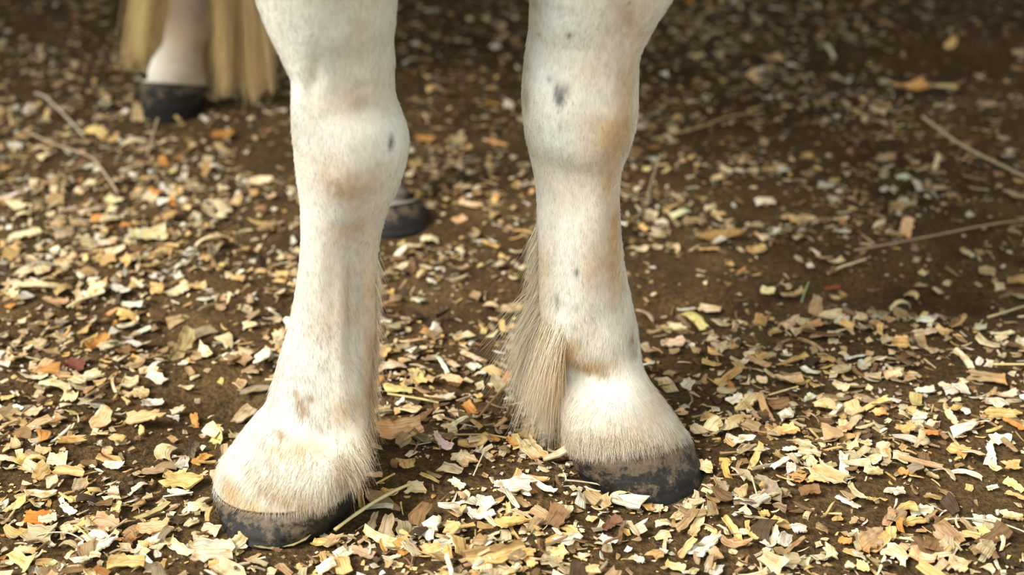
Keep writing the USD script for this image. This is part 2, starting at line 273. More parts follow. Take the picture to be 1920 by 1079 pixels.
MARKS = [(690, 270, 50, 60, BLUE, .35), (600, 60, 80, 90, BLUE, .25), (730, 60, 14, 70, BLUE, .5), (560, 210, 14, 70, BLUE, .4), (745, 250, 18, 40, BLUE, .5),
         (660, 350, 45, 35, TAN, .55), (640, 330, 60, 45, TAN, .25), (640, 190, 55, 30, TAN, .22), (680, 195, 14, 16, DUN, .30), (675, 60, 24, 40, TAN, .16), (690, 380, 25, 20, TAN, .35), (650, 430, 40, 25, TAN, .25),
         (694, 590, 16, 170, TAN, .40), (640, 560, 30, 90, TAN, .14), (675, 600, 22, 90, DUN, .14), (600, 620, 40, 60, TAN, .12), (690, 740, 12, 70, TAN, .5), (650, 770, 30, 40, TAN, .35), (567, 765, 13, 20, DUN, .8), (555, 740, 9, 9, DUN, .7), (580, 750, 9, 8, DUN, .7), (527, 820, 13, 8, DUN, .85), (515, 850, 30, 12, TAN, .4), (508, 868, 12, 8, DUN, .45), (570, 845, 40, 16, TAN, .5),
         (440, 930, 45, 22, TAN, .7), (480, 955, 60, 16, TAN, .65), (640, 880, 20, 22, DUN, .5), (530, 935, 90, 16, TAN, .35), (732, 266, 5, 12, DARK, .75), (715, 310, 22, 4, DUN, .12), (660, 680, 40, 30, TAN, .15), (600, 780, 30, 20, DUN, .14),
         (1040, 40, 45, 60, BLUE, .75), (1015, 130, 30, 60, BLUE, .55), (1040, 260, 45, 60, BLUE, .45), (1000, 8, 25, 14, DUN, .35), (1040, 14, 60, 10, DARK, .16), (1180, 130, 30, 120, TAN, .30), (1150, 250, 40, 50, TAN, .72), (1175, 230, 20, 70, TAN, .55), (1110, 130, 30, 40, TAN, .16), (1170, 40, 20, 60, TAN, .2),
         (1065, 68, 5, 8, DARK, .6), (1010, 66, 4, 5, DARK, .35), (1048, 183, 9, 20, DARK, .65), (1062, 168, 6, 14, DARK, .5), (1040, 172, 4, 16, DARK, .55), (1030, 148, 5, 5, DARK, .35), (1182, 6, 4, 6, DARK, .4), (1052, 238, 4, 12, DUN, .35), (985, 185, 8, 30, DUN, .5), (988, 125, 7, 12, DUN, .4),
         (1140, 330, 22, 60, TAN, .5), (1150, 450, 18, 90, TAN, .55), (1115, 500, 30, 60, TAN, .35), (1020, 520, 20, 80, TAN, .28), (1083, 512, 5, 9, DARK, .6), (1045, 565, 7, 16, DARK, .35), (1075, 620, 8, 10, DARK, .22), (1080, 580, 5, 10, DARK, .22), (1160, 530, 22, 60, TAN, .35),
         (1060, 660, 34, 30, TAN, .75), (1110, 690, 45, 22, TAN, .65), (1185, 645, 9, 30, DUN, .6), (1190, 660, 5, 10, DARK, .4), (1180, 800, 110, 30, TAN, .30), (1240, 740, 25, 40, TAN, .25), (1230, 846, 90, 14, DUN, .35), (1085, 846, 40, 14, DUN, .25), (1275, 800, 16, 30, DUN, .3), (1105, 775, 40, 14, TAN, .15),
         (335, 20, 14, 16, DUN, .7), (345, 40, 60, 40, DUN, .32), (360, 90, 50, 50, DUN, .32), (330, 150, 60, 10, DUN, .4)]
def pinned(V, N, x, y, rx, ry, lean=0.0):
    p = surf_point(x, y, V, N); s = px_m(p); d = V - p; l = math.radians(lean)
    right = np.array([math.cos(l), 0, math.sin(l)]); dn = np.array([-math.sin(l), 0, math.cos(l)]); u, v = d @ right, d @ dn; o = d[:, 1]
    return np.exp(-(u / (rx * s)) ** 2 - (v / (ry * s)) ** 2 - (o / (max(rx, 25) * 1.6 * s)) ** 2)
V = np.array(bmesh.vertices); N = np.array(bmesh.vertex_normals)
near = V[:, 2] < .8
Vn, Nn = V[near], N[near]; off = np.zeros(len(Vn))
for x, y, rx, ry, h, lean in RELIEF: off += h * (1.7 if rx < 30 else 1.25) * pinned(Vn, Nn, x, y, rx, ry, lean)
off += 0.0035 * (meshkit.fbm(Vn * [22, 22, 14], 3, 3) - .5)
V[near] = Vn + Nn * off[:, None]; bmesh.vertices = V; N = np.array(bmesh.vertex_normals); Vn, Nn = V[near], N[near]
coat = np.tile(CREAM, (len(V), 1)); cn = coat[near]
blot = meshkit.fbm(Vn * [60, 60, 30], 4, 9); fleck = meshkit.fbm(Vn * [240, 240, 90], 3, 19)
cn = cn + (TAN - cn) * (0.75 * np.clip(meshkit.fbm(Vn * [16, 16, 10], 4, 31) - .42, 0, 1))[:, None]
for x, y, rx, ry, col, s in MARKS:
    k = pinned(Vn, Nn, x, y, rx, ry); k = np.clip(k * s * (.2 + 2.1 * fleck if min(rx, ry) < 14 else .3 + 2.0 * blot) * (1.3 if col is TAN or col is DARK else 1.1), 0, .97); cn = cn + (col - cn) * k[:, None]
cn *= (0.83 + 0.34 * meshkit.fbm(Vn * [300, 300, 110], 2, 41))[:, None]
for c_, r_m, col, st in ((FC["c"] + [0, .06, .24], .16, DUN, .75), (FC["c"] + [.05, .05, .10], .09, DUN, .45), (FC["c"] + [-.045, .0, .105], .055, np.array([.72, .70, .62]), .8), (FC["c"] + [.0, .03, .235], .035, np.array([.16, .10, .055]), .7), (FC["c"] + [.05, .05, .21], .05, np.array([.2, .16, .12]), .5), (FD["c"] + [0, .05, .10], .14, np.array([.075, .06, .045]), .96), (FD["c"] + [-.05, .12, .35], .24, DUN, .9)):
    k = np.clip(np.exp(-(((Vn - c_) / r_m) ** 2).sum(1)) * st * (.7 + .6 * blot) * 1.25, 0, .97); cn = cn + (col - cn) * k[:, None]
coat[near] = np.clip(cn, 0.02, .9)
base = np.array([-0.25, 2.0, 0.0])
hx = UsdGeom.Xform.Define(stage, numbered("/World", "horse")); hx.AddTranslateOp().Set(tuple(base)); HP = str(hx.GetPath())
tag(hx.GetPrim(), "white horse standing with tan stained knees, dusty dark hooves and a long blond tail", "horse")
obj("body", trimesh.Trimesh(V - base, bmesh.faces, process=False), M["coat"], HP, smooth=True, tint=coat)

# --- hooves
def hoof(F, rings, k, toe_len=.075, heel_len=.062, half=.066, low=0.0, flare=1.0, label=None):
    top = np.array(rings[-1]); ctop = top.mean(0); fore = F["toe"]; side = np.array([-fore[1], fore[0], 0]); cen = F["c"]
    rel = top - ctop; u = rel @ fore; v = rel @ side; r = np.hypot(u / (u.max() + 1e-9), v / (np.abs(v).max() + 1e-9)) + 1e-9; ang = np.arctan2(v / np.abs(v).max(), u / u.max())
    fu = np.cos(ang); fv = np.sin(ang)
    bu = np.where(fu > 0, toe_len * np.abs(fu) ** .92 * np.sign(fu), heel_len * np.sign(fu) * np.abs(fu) ** .6); bv = half * np.sign(fv) * np.abs(fv) ** .85
    bot = cen + bu[:, None] * fore + bv[:, None] * side; bot[:, 2] = -0.004
    out = [top + rel * -0.40 + np.array([0, 0, .010]), top + rel * -0.20 + np.array([0, 0, .004])]
    steps = [0, .05, .12, .2, .3, .4, .5, .6, .7, .8, .88, .94, .975, 1.0]
    for t in steps:
        p_ = (top - .035 * rel * max(0, 1 - t / .15)) * (1 - t) + bot * t
        bul = (0.0025 * math.sin(math.pi * t) + 0.0012 * math.sin(t * 44) * (t > .08)); d_ = np.stack([p_[:, 0] - p_[:, 0].mean(), p_[:, 1] - p_[:, 1].mean(), 0 * p_[:, 0]], 1); d_ /= np.linalg.norm(d_, axis=1, keepdims=True) + 1e-9
        out.append(p_ + d_ * (bul - (.003 if t == 1.0 else 0.0)))
    out = np.array(out); m = loft(out)
    tt = np.concatenate([np.zeros(2), steps]); dirt = np.repeat(0.22 - 0.30 * tt, top.shape[0]); dirt = np.concatenate([dirt, [dirt[0], dirt[-1]]])
    v0 = m.vertices; dirt = dirt + 0.10 * (meshkit.fbm(v0 * 25, 2, 77) - .5)
    pr = obj("hoof", trimesh.Trimesh(v0 - base, m.faces, process=False), M["hoof"], HP, smooth=True, tint=np.stack([dirt + low] * 3, 1))
    if label: tag(pr, label)
    return out
hoof(FA, ringsA, SECT, .082, .066, .065, -.03, label="dusty black front hoof nearest the camera")
hoof(FB, ringsB, SECT, .080, .070, .068, 0.0, label="brown dusted front hoof turned outwards")
hoof(FC, ringsC, 48, .066, .05, .054, -.10, label="dark hind hoof in front of the tail")
hoof(FD, ringsD, 48, .078, .055, .062, -.08, label="dark hind hoof half hidden behind a foreleg")

# --- hair: short coat, feather, coronet fringe
VT = cKDTree(V)
def strands(roots, dirs, length, npts, gravity, width, curl=0.0, seed=0):
    r_ = np.random.default_rng(seed); n = len(roots); t = np.linspace(0, 1, npts)[None, :, None]
    d = dirs / np.linalg.norm(dirs, axis=1, keepdims=True); L_ = np.broadcast_to(length, (n,))[:, None, None]
    wob = r_.normal(0, 1, (n, 1, 3)) * curl
    pts = roots[:, None] + L_ * (t * d[:, None] + t ** 2 * (np.array([0, 0, -1.0]) * gravity + wob))
    wd = np.broadcast_to(width, (n,))[:, None] * (1.0 - 0.75 * t[..., 0])
    return pts, wd
fn = bmesh.face_normals; fa = bmesh.area_faces; fc = bmesh.triangles_center
vis = (fc[:, 2] < .66) & ((((EYE + np.array([0, .0, 0])) - fc) * fn).sum(1) > -0.35 * np.linalg.norm(EYE - fc, axis=1)) & (fc[:, 1] < 1.9)
def sample(mask, n, seed):
    r_ = np.random.default_rng(seed); idx = np.flatnonzero(mask); pick = r_.choice(idx, n, p=fa[idx] / fa[idx].sum()); b_ = r_.dirichlet((1, 1, 1), n)
    P = (np.array(bmesh.vertices)[bmesh.faces[pick]] * b_[:, :, None]).sum(1); return P, fn[pick], pick, r_
P, Nh, pick, r_ = sample(vis, 42000, 3)
low = smooth_step(-P[:, 2], -.30, -.10)
down = np.array([0, 0, -1.0]) - Nh * (Nh @ np.array([0, 0, -1.0]))[:, None]; down /= np.linalg.norm(down, axis=1, keepdims=True) + 1e-6
side = np.cross(Nh, down); sway = (meshkit.fbm(P * 18, 2, 61) - .5) * 1.6
dirs = down + side * (sway + r_.normal(0, .22, len(P)))[:, None] + Nh * (0.10 + .07 * np.abs(r_.normal(size=len(P))))[:, None]
tint = coat[VT.query(P)[1]] * (r_.uniform(.80, 1.16, len(P)))[:, None]
pts, wd = strands(P - base - Nh * .0006, dirs, (0.0065 + .006 * low) * r_.uniform(.7, 1.3, len(P)), 3, .15, .00044, 0.06, 5)
pr = curves("coat_hair", pts, 3, wd, M["hair"], HP, np.clip(tint, .02, .92)); tag(pr, kind="stuff")
def tuft(name, boxes, seed, label=None):
    allp, allw, allt = [], [], []
    Vb, Nb = np.array(bmesh.vertices), np.array(bmesh.vertex_normals); PP = project(Vb)
    for q, (x0, y0, x1, y1, n, ln, out, grav, back, lean) in enumerate(boxes):
        # roots: body surface inside the box, front or rear side
        m = (Vb[:, 2] > .055) & (PP[:, 0] > x0) & (PP[:, 0] < x1) & (PP[:, 1] > y0) & (PP[:, 1] < y1) & (Vb[:, 1] < 1.8)
        if back is not None: m &= ((Nb[:, 1] > -.2) if back else (Nb[:, 1] < .35))
        idx = np.flatnonzero(m); r2 = np.random.default_rng(seed * 31 + q)
        if not len(idx): continue
        wy = .04 + smooth_step(PP[idx, 1], y0, y0 + .75 * (y1 - y0)) if name == "coronet_hair" else np.ones(len(idx)); sel = r2.choice(idx, n, p=wy / wy.sum()); R0 = Vb[sel] + r2.normal(0, .0015, (n, 3)); Nr = Nb[sel]
        dn = np.array([0, 0, -1.0]) - Nr * (-Nr[:, 2])[:, None]
        D = dn * 1.0 + Nr * (out + .08 * r2.normal(size=(n, 1))) + np.array([lean, 0, 0]) + r2.normal(0, .10, (n, 3))
        p_, w_ = strands(R0 - base, D, ln * r2.uniform(.55, 1.2, n), 5, grav, .00042, .10, seed + q)
        allp.append(p_); allw.append(w_); allt.append(np.clip(coat[sel] * (np.array([1.14, 1.10, 1.0]) if name == "coronet_hair" else np.array([1.20, 1.14, 1.0])) * r2.uniform(.78, 1.18, (n, 1)), .02, .92))
    pr = curves(name, np.concatenate(allp), 5, np.concatenate(allw), M["hair"], HP, np.concatenate(allt)); tag(pr, label, kind="stuff")
#          x0   y0   x1    y1    n    len  out grav back lean
tuft("feather", [(640, 480, 712, 640, 900, .018, .30, .35, True, .10), (655, 620, 712, 860, 1800, .030, .22, .5, True, .04), (630, 820, 690, 885, 900, .026, .12, .5, None, .02)], 71, "wispy pale hair down the rear of the nearest leg")
tuft("feather", [(985, 420, 1045, 560, 1000, .035, .35, .35, True, -.15), (985, 540, 1060, 700, 3600, .075, .40, .45, True, -.18), (1000, 600, 1062, 690, 1500, .065, .30, .6, None, -.10), (985, 520, 1050, 690, 260, .085, .75, .35, True, -.35)], 72, "long cream feather hanging behind the fetlock of the outward-turned foot")
tuft("coronet_hair", [(390, 850, 680, 990, 4200, .013, .02, .25, None, 0)], 73)
tuft("coronet_hair", [(1040, 800, 1310, 880, 4200, .012, .02, .25, None, 0)], 74)

# --- tail
r_ = np.random.default_rng(91); n = 3600
dock = np.array([-0.60, 2.98, 1.12]); NL = 30; lock = r_.integers(0, NL, n); lk = np.random.default_rng(4).uniform(-1, 1, (NL, 4)); lc = np.linspace(-1, 1, NL) + lk[:, 3] * .04; side_u = lc[lock] + r_.normal(0, .055, n)
tip_px = 382 + side_u * 138
tipz = np.clip(.004 + np.abs(lk[lock, 1]) * .06 + r_.exponential(.028, n) + np.where(side_u < -.6, .03, 0), .004, None)
tipY = 2.93 - .10 * smooth_step(side_u, -.1, .5) + r_.normal(0, .02, n) + lk[lock, 2] * .04
tip = np.stack([(tip_px - 960) / 820.0, tipY, tipz], 1)
start = dock + np.stack([side_u * .035, r_.normal(0, .02, n), r_.uniform(-.25, .05, n)], 1)
t = np.linspace(0, 1, 10)[None, :, None]; mid = start * .35 + tip * .65 + np.array([0, .05, .10]); mid[:, 0] = start[:, 0] * .36 + tip[:, 0] * .64 + lk[lock, 0] * .02; mid[:, 1] = np.maximum(mid[:, 1], 2.95)
pts = (1 - t) ** 2 * start[:, None] + 2 * t * (1 - t) * mid[:, None] + t ** 2 * tip[:, None]
pts[:, :, 0] += .004 * np.sin(t[..., 0] * 9 + 2.3 * lock[:, None]) * t[..., 0]
tc = np.array([.76, .55, .26]) * r_.uniform(.55, 1.2, (n, 1)) * (1 + .30 * lk[lock, 1][:, None]); tc = np.clip(tc, .05, .8)
wd = np.broadcast_to(.0011 * (1 - .55 * t[..., 0]), (n, 10))
pr = curves("tail", pts - base, 10, wd, M["tail"], HP, tc); tag(pr, "long blond tail reaching the ground behind a hind leg")

# ------------------------------------------------------------------ shavings
def chips(Lc, W, T, curl, cup, twist, tap, rag, nu, nv, seed):
    """Shells in their own frame: x along the grain, y across, z up. Returns verts (n, m, 3), faces, grain coordinates (n, m, 3)."""
    r_ = np.random.default_rng(seed); n = len(Lc); s = np.linspace(0, 1, nu + 1); v = np.linspace(-.5, .5, nv + 1)
    S, Vv = np.meshgrid(s, v, indexing="ij"); S = np.broadcast_to(S, (n, nu + 1, nv + 1)).copy(); Vv = np.broadcast_to(Vv, S.shape).copy()
    e0 = r_.uniform(0, 1, (n, nv + 1)) * rag[:, None]; e1 = r_.uniform(0, 1, (n, nv + 1)) * rag[:, None]
    S = e0[:, None] + S * (1 - e0 - e1)[:, None]
    prof = 1 - np.abs(tap)[:, None, None] * np.where(tap[:, None, None] > 0, S, 1 - S) ** 1.5
    prof = prof * (1 - .22 * r_.uniform(-.5, 1, (n, 1, 1)) * np.clip((np.abs(S - .5) - .32) / .18, 0, 1))
    edge = 1 + .26 * (r_.uniform(-1, 1, S.shape)) * (np.abs(Vv) > .3)
    yy_ = Vv * prof * edge * W[:, None, None]
    th = curl[:, None, None]; th = np.where(np.abs(th) < .05, .05, th); R = Lc[:, None, None] / th; a = th * (S - .5)
    xx_ = R * np.sin(a); zz = R * (1 - np.cos(a)); nx_, nz_ = -np.sin(a), np.cos(a)
    c2 = cup[:, None, None] * W[:, None, None] * ((2 * Vv) ** 2) * .5 + r_.normal(0, .03, S.shape) * W[:, None, None]
    tw = twist[:, None, None] * (S - .5); y2 = yy_ * np.cos(tw); lift = yy_ * np.sin(tw) + c2
    bend = (r_.normal(0, .06, (n, 1, 1)) * Lc[:, None, None]) * ((2 * S - 1) ** 2 - .4)
    top = np.stack([xx_ + nx_ * lift, y2 + bend, zz + nz_ * lift], -1); nn = np.stack([nx_, 0 * nx_, nz_], -1)
    thick = T[:, None, None] * (1 - .5 * np.clip((np.abs(S - .5) - .35) / .15, 0, 1)); bot = top - nn * thick[..., None]
    g = np.stack([S * Lc[:, None, None], Vv * W[:, None, None], 0 * S], -1) + r_.uniform(0, 50, (n, 1, 1, 3)) * np.array([.1, .1, .1])
    nvv = (nu + 1) * (nv + 1); idx = np.arange(nvv).reshape(nu + 1, nv + 1)
    q = np.stack([idx[:-1, :-1], idx[1:, :-1], idx[1:, 1:], idx[:-1, 1:]], -1).reshape(-1, 4)
    rim = np.concatenate([idx[:, 0], idx[-1, 1:], idx[-2::-1, -1], idx[0, -2:0:-1]]); m = len(rim); ra = np.arange(m); rb = (ra + 1) % m
    wall = np.stack([2 * nvv + ra, 2 * nvv + m + ra, 2 * nvv + m + rb, 2 * nvv + rb], 1)
    faces = np.vstack([q, q[:, ::-1] + nvv, wall])
    tt, bb = top.reshape(n, nvv, 3), bot.reshape(n, nvv, 3); gg = g.reshape(n, nvv, 3)
    return np.concatenate([tt, bb, tt[:, rim], bb[:, rim]], 1), faces, np.concatenate([gg, gg, gg[:, rim], gg[:, rim]], 1)
def pose(Vc, pos, yaw, roll, pitch, lift):
    cy, sy, cr, sr, cp, sp = np.cos(yaw), np.sin(yaw), np.cos(roll), np.sin(roll), np.cos(pitch), np.sin(pitch); z0, o1 = 0 * yaw, 0 * yaw + 1
    Rx = np.stack([np.stack([o1, z0, z0], -1), np.stack([z0, cr, -sr], -1), np.stack([z0, sr, cr], -1)], 1)
    Ry = np.stack([np.stack([cp, z0, -sp], -1), np.stack([z0, o1, z0], -1), np.stack([sp, z0, cp], -1)], 1)
    Rz = np.stack([np.stack([cy, -sy, z0], -1), np.stack([sy, cy, z0], -1), np.stack([z0, z0, o1], -1)], 1)
    W_ = np.einsum("nij,nvj->nvi", Rz @ Ry @ Rx, Vc); W_[..., :2] += pos[:, None, :2]
    gap = (W_[..., 2] - height(W_[..., 0], W_[..., 1])); W_[..., 2] += (lift - gap.min(1))[:, None]
    return W_
TONES = {"white": (.84, .79, .66), "cream": (.78, .655, .42), "honey": (.74, .51, .22), "orange": (.70, .34, .10), "vivid": (.72, .20, .035), "peach": (.74, .54, .30), "tan": (.48, .34, .185), "grey": (.42, .34, .215), "brown": (.24, .145, .07), "dark": (.085, .055, .032), "red": (.13, .035, .018), "yellow": (.80, .65, .27)}
WORDS = {"white": "whitish", "cream": "cream", "honey": "honey coloured", "orange": "orange tinted", "vivid": "bright orange", "peach": "peach coloured", "tan": "tan", "grey": "weathered greyish", "brown": "brown", "dark": "dark brown", "red": "dark red-brown", "yellow": "yellowish"}
# x1, y1, x2, y2 (ends on the photograph), width px, tone, form: f flat, c curled with ends up, a arched, s splintered, u propped up
CH = """25 557 128 548 10 cream a;80 568 132 580 14 tan c;15 577 27 580 10 orange f;212 545 242 556 16 white c;312 557 356 546 14 cream c;230 582 270 588 18 white f;163 660 205 650 18 orange c;212 650 227 655 12 cream f;318 680 366 645 26 tan u;258 630 285 625 9 white f;138 725 198 703 24 cream s;75 737 140 738 12 cream a;120 755 146 755 14 cream f;53 694 96 695 8 cream c;35 712 92 722 11 cream c;244 675 270 685 11 honey f;242 740 282 752 20 peach s;338 684 352 686 10 white f;277 700 298 710 10 cream f;362 782 370 810 12 orange u;240 800 318 800 28 peach s;45 775 78 781 14 peach f;25 770 40 778 12 white f
47 978 91 980 20 vivid f;172 1042 217 1022 20 white s;147 1040 170 1038 14 white f;302 920 382 915 30 honey s;366 882 392 860 18 orange f;252 1008 322 992 26 peach s;315 1018 358 1054 16 cream f;362 1050 440 1046 36 cream f;350 962 398 958 16 cream a;209 962 229 962 16 yellow f;197 877 235 884 12 white c;267 895 310 898 16 grey f;77 902 110 887 10 peach u;47 875 90 869 8 honey a;92 868 128 872 16 cream c;135 925 170 918 24 grey s;118 950 140 975 14 white f;120 990 132 1010 20 cream s;140 890 156 880 10 honey f;25 1050 65 1075 24 yellow c;205 1072 272 1070 16 honey f;255 987 320 960 8 tan f;178 990 222 1000 24 tan f;75 988 107 980 14 cream f;160 985 195 978 10 brown f
702 705 762 692 16 cream a;720 740 775 736 14 yellow f;806 758 857 753 14 white s;703 830 802 818 26 peach s;872 772 896 785 16 orange c;833 718 864 728 16 peach f;812 680 842 710 8 white a;865 668 910 685 8 cream f;843 685 858 697 13 cream f;775 705 798 728 20 yellow c;702 664 733 657 14 tan f;848 860 890 882 28 cream s;815 833 845 855 14 white f;977 833 1018 868 30 cream s;1008 808 1045 785 14 white u;1018 808 1042 828 9 honey f;950 830 970 847 9 orange c;941 722 958 708 12 orange u;845 808 876 800 10 white f
686 1012 763 1035 16 cream c;668 908 684 965 14 honey u;715 928 750 944 14 honey c;478 1032 590 1018 16 tan c;586 1026 618 1030 16 honey c;603 1010 640 1028 10 cream f;420 1035 462 1018 22 cream s;382 1000 412 1006 14 cream f;393 1072 428 1062 14 honey f;602 1050 628 1079 12 honey f;660 1037 700 1052 14 grey f;684 900 717 899 8 cream f
977 908 1040 934 14 white c;878 1066 990 1040 46 honey f;845 905 870 925 14 white f;926 920 944 918 10 white f;930 1000 997 985 24 honey s;913 982 933 1000 10 cream f;792 1040 835 1028 26 honey u;855 1028 883 1040 16 peach c;1022 1025 1075 1018 14 honey f;1123 1015 1160 1027 14 white c;1140 944 1188 942 22 cream a;1164 936 1168 916 9 cream u;850 958 890 938 9 white f;893 955 922 952 14 cream a;875 980 930 968 16 white c;948 978 955 950 9 honey u;995 968 1035 988 20 tan f;955 935 992 960 14 tan f;1055 990 1083 1015 16 honey s;1033 1055 1062 1046 18 yellow f;1000 1000 1020 1012 16 cream c;982 1048 1002 1076 16 honey f;1128 1012 1160 978 18 brown c
1240 655 1286 650 18 cream c;1265 607 1320 625 18 yellow a;1448 722 1506 728 22 peach c;1367 763 1388 753 16 white f;1385 780 1412 752 24 cream s;1414 755 1452 795 14 tan u;1367 803 1392 797 16 tan s;1363 720 1376 732 10 orange u;1503 695 1535 708 16 white c;1454 822 1494 815 18 honey c;1498 640 1545 665 8 tan f;1518 620 1542 612 16 honey f;1503 752 1525 742 16 white u;1356 735 1376 744 10 cream c;1400 676 1442 700 10 tan f
1278 888 1342 890 24 cream s;1352 880 1372 905 14 orange u;1400 890 1430 848 12 honey u;1292 1018 1322 960 16 peach c;1297 1050 1350 1008 26 white s;1263 987 1295 955 16 cream s;1267 1010 1305 973 14 tan f;1355 987 1392 1018 14 honey u;1350 1028 1410 1034 12 tan c;1397 983 1415 1028 9 honey f;1434 1038 1455 1012 18 white c;1468 1056 1507 1015 9 tan f;1372 930 1388 931 9 white f;1518 880 1590 920 34 orange s;1473 888 1492 890 16 white f;1485 902 1510 908 14 orange c;1446 890 1498 860 8 white f;1497 934 1535 932 12 brown f;1188 1058 1208 1060 14 white f;1272 1052 1300 1030 12 honey c;1423 970 1441 973 12 honey f;1333 1040 1346 1062 20 tan s;1480 1002 1512 1000 14 white s;1465 853 1500 848 12 white s;1483 835 1528 839 14 cream s
1617 775 1664 757 9 yellow f;1638 785 1662 775 14 honey a;1733 812 1760 800 12 cream a;1725 820 1762 828 12 orange s;1709 788 1736 796 14 white f;1687 820 1716 805 16 honey s;1774 787 1794 805 12 cream c;1809 708 1887 728 22 tan s;1785 672 1827 693 12 cream u;1832 690 1840 675 12 white u;1850 692 1858 678 12 white u;1838 790 1915 785 16 honey s;1880 795 1920 810 12 orange f;1852 832 1896 836 14 white c;1852 752 1906 748 10 cream c;1715 742 1752 740 10 white f;1760 729 1780 738 12 cream c;1653 717 1692 710 14 cream s;1584 684 1618 671 9 white f;1560 733 1591 738 14 cream c;1573 818 1600 811 16 peach c;1856 634 1900 632 9 cream c;1763 633 1780 626 12 honey f;1713 634 1755 630 14 cream f;1670 652 1704 646 18 honey f;1600 747 1647 760 14 grey f;1665 754 1687 765 10 white f
1582 915 1580 862 16 white u;1590 915 1615 965 14 cream f;1568 936 1610 965 12 white f;1683 865 1766 884 10 tan f;1778 852 1812 860 20 honey f;1848 880 1855 845 10 white f;1851 848 1868 882 12 white u;1875 880 1918 886 18 honey s;1778 893 1845 906 8 white a;1683 890 1704 895 14 orange c;1618 892 1656 893 16 cream s;1704 968 1748 965 20 white c;1730 942 1764 950 18 tan f;1670 935 1695 930 14 white s;1607 1040 1660 1012 32 tan s;1670 1012 1713 1015 12 cream u;1570 1028 1596 1026 10 orange c;1704 1050 1752 1062 18 peach f;1798 992 1840 1022 12 grey f;1820 985 1877 990 20 white s;1845 1022 1866 1030 18 white f;1870 972 1920 980 14 cream s;1849 924 1870 922 6 white f;1598 1006 1618 1028 10 cream u;1688 1075 1700 1050 10 cream a;1770 1070 1815 1075 26 peach s;1884 908 1918 925 14 yellow f;1748 990 1796 973 14 brown c;1748 1024 1796 1033 10 tan f;1820 1045 1848 1035 14 tan f;1586 1068 1600 1075 16 cream f;1605 1070 1628 1073 16 yellow f
363 468 448 462 12 cream a;243 455 315 448 20 cream c;16 456 80 446 12 cream f;102 452 140 437 14 cream u;2 378 68 357 12 white f;161 262 200 268 16 honey a;222 277 278 272 10 cream a;249 240 270 205 18 peach u;278 366 305 370 14 orange c;300 358 322 370 10 white f;197 380 232 388 16 cream c;30 408 62 408 14 cream a
1690 455 1708 418 20 peach u;1414 395 1450 390 14 white a;1332 410 1358 415 16 peach c;1258 418 1296 408 10 cream a;1347 315 1372 325 14 cream u;1432 322 1470 315 12 honey f;1417 115 1465 118 22 peach c;1530 92 1560 128 8 white a;1675 180 1735 172 22 honey c;1746 325 1764 298 10 cream u;1683 335 1705 330 16 white u;1693 558 1722 570 14 peach a;1660 590 1714 585 6 cream a;1750 175 1795 168 8 peach f;1772 95 1792 80 14 honey u
812 170 848 185 16 tan c;845 268 875 262 20 tan u;777 265 815 270 14 orange c;915 270 950 275 10 honey f;860 385 902 395 9 cream f;918 388 932 372 10 honey u;850 420 872 412 14 peach u;760 462 790 470 14 cream f"""
spec = [q.split() for q in CH.replace("\n", ";").split(";")]
x1, y1, x2, y2, wpx = (np.array([float(q[k]) for q in spec]) for k in range(5)); tone = [q[5] for q in spec]; form = np.array([q[6] for q in spec])
def more_chips(n, seed):
    """The remaining large shavings: spread over the near ground."""
    r_ = np.random.default_rng(seed); out = []
    while len(out) < n:
        px, py = r_.uniform(10, 1910), r_.uniform(430, 1075)
        if min(np.hypot((x1 + x2) / 2 - px, 1.6 * ((y1 + y2) / 2 - py))) < 26 or any(np.hypot(o[0] - px, o[1] - py) < 40 for o in out) or (390 < px < 710) or (980 < px < 1300 and py < 950): continue
        out.append((px, py))
    return np.array(out)
mc = more_chips(300 - len(spec), 12); r_ = np.random.default_rng(13)
la = r_.uniform(26, 46, len(mc)); an = r_.normal(0, .6, len(mc)); dx, dy = la * np.cos(an) / 2, la * np.sin(an) / 2 * .6
x1, x2 = np.r_[x1, mc[:, 0] - dx], np.r_[x2, mc[:, 0] + dx]; y1, y2 = np.r_[y1, mc[:, 1] + dy], np.r_[y2, mc[:, 1] - dy]
wpx = np.r_[wpx, r_.uniform(8, 18, len(mc))]; tone += list(r_.choice(["white", "cream", "honey", "peach", "tan", "grey", "brown"], len(mc), p=[.15, .32, .17, .12, .12, .06, .06])); form = np.r_[form, r_.choice(list("fcas"), len(mc))]
pa, pb = ground(x1, y1), ground(x2, y2); d = pb - pa; n = len(x1)
up = form == "u"; ang_px = np.degrees(np.arctan2(-(y2 - y1), x2 - x1))
Lc = np.linalg.norm(d[:, :2], axis=1); mpx = project((pa + pb) / 2)[:, 2] / FPX
flat_len = np.hypot(x2 - x1, y2 - y1) * mpx
tall = up & (np.abs(ang_px) > 25) & (np.abs(ang_px) < 155)
Lc = np.where(up, np.minimum(Lc, flat_len * 1.25), np.minimum(Lc, flat_len * 1.9)) * 1.08
yw_ = np.arctan2(d[:, 1], d[:, 0]); sn_ = np.sqrt((np.cos(yw_) * .58) ** 2 + np.sin(yw_) ** 2); W = np.minimum(wpx * mpx * np.where(up, 1.1, 1.05 / sn_ ** .8), .038); r_ = np.random.default_rng(21)
sel = lambda **k: np.array([r_.uniform(*k.get(f, k["f"])) for f in form])
curl = sel(f=(-.25, .35), c=(.5, 1.3), a=(-2.0, -.9), s=(-.2, .4), u=(-.3, .5)); curl[(x1 == 1733)] = -4.2; curl[(x1 == 1660)] = -3.0
cup = sel(f=(-.1, .15), c=(.0, .4), a=(-.2, .1), s=(-.1, .2), u=(-.1, .3)); twist = sel(f=(-.25, .25), c=(-.6, .6), a=(-.4, .4), s=(-.3, .3), u=(-.3, .3))
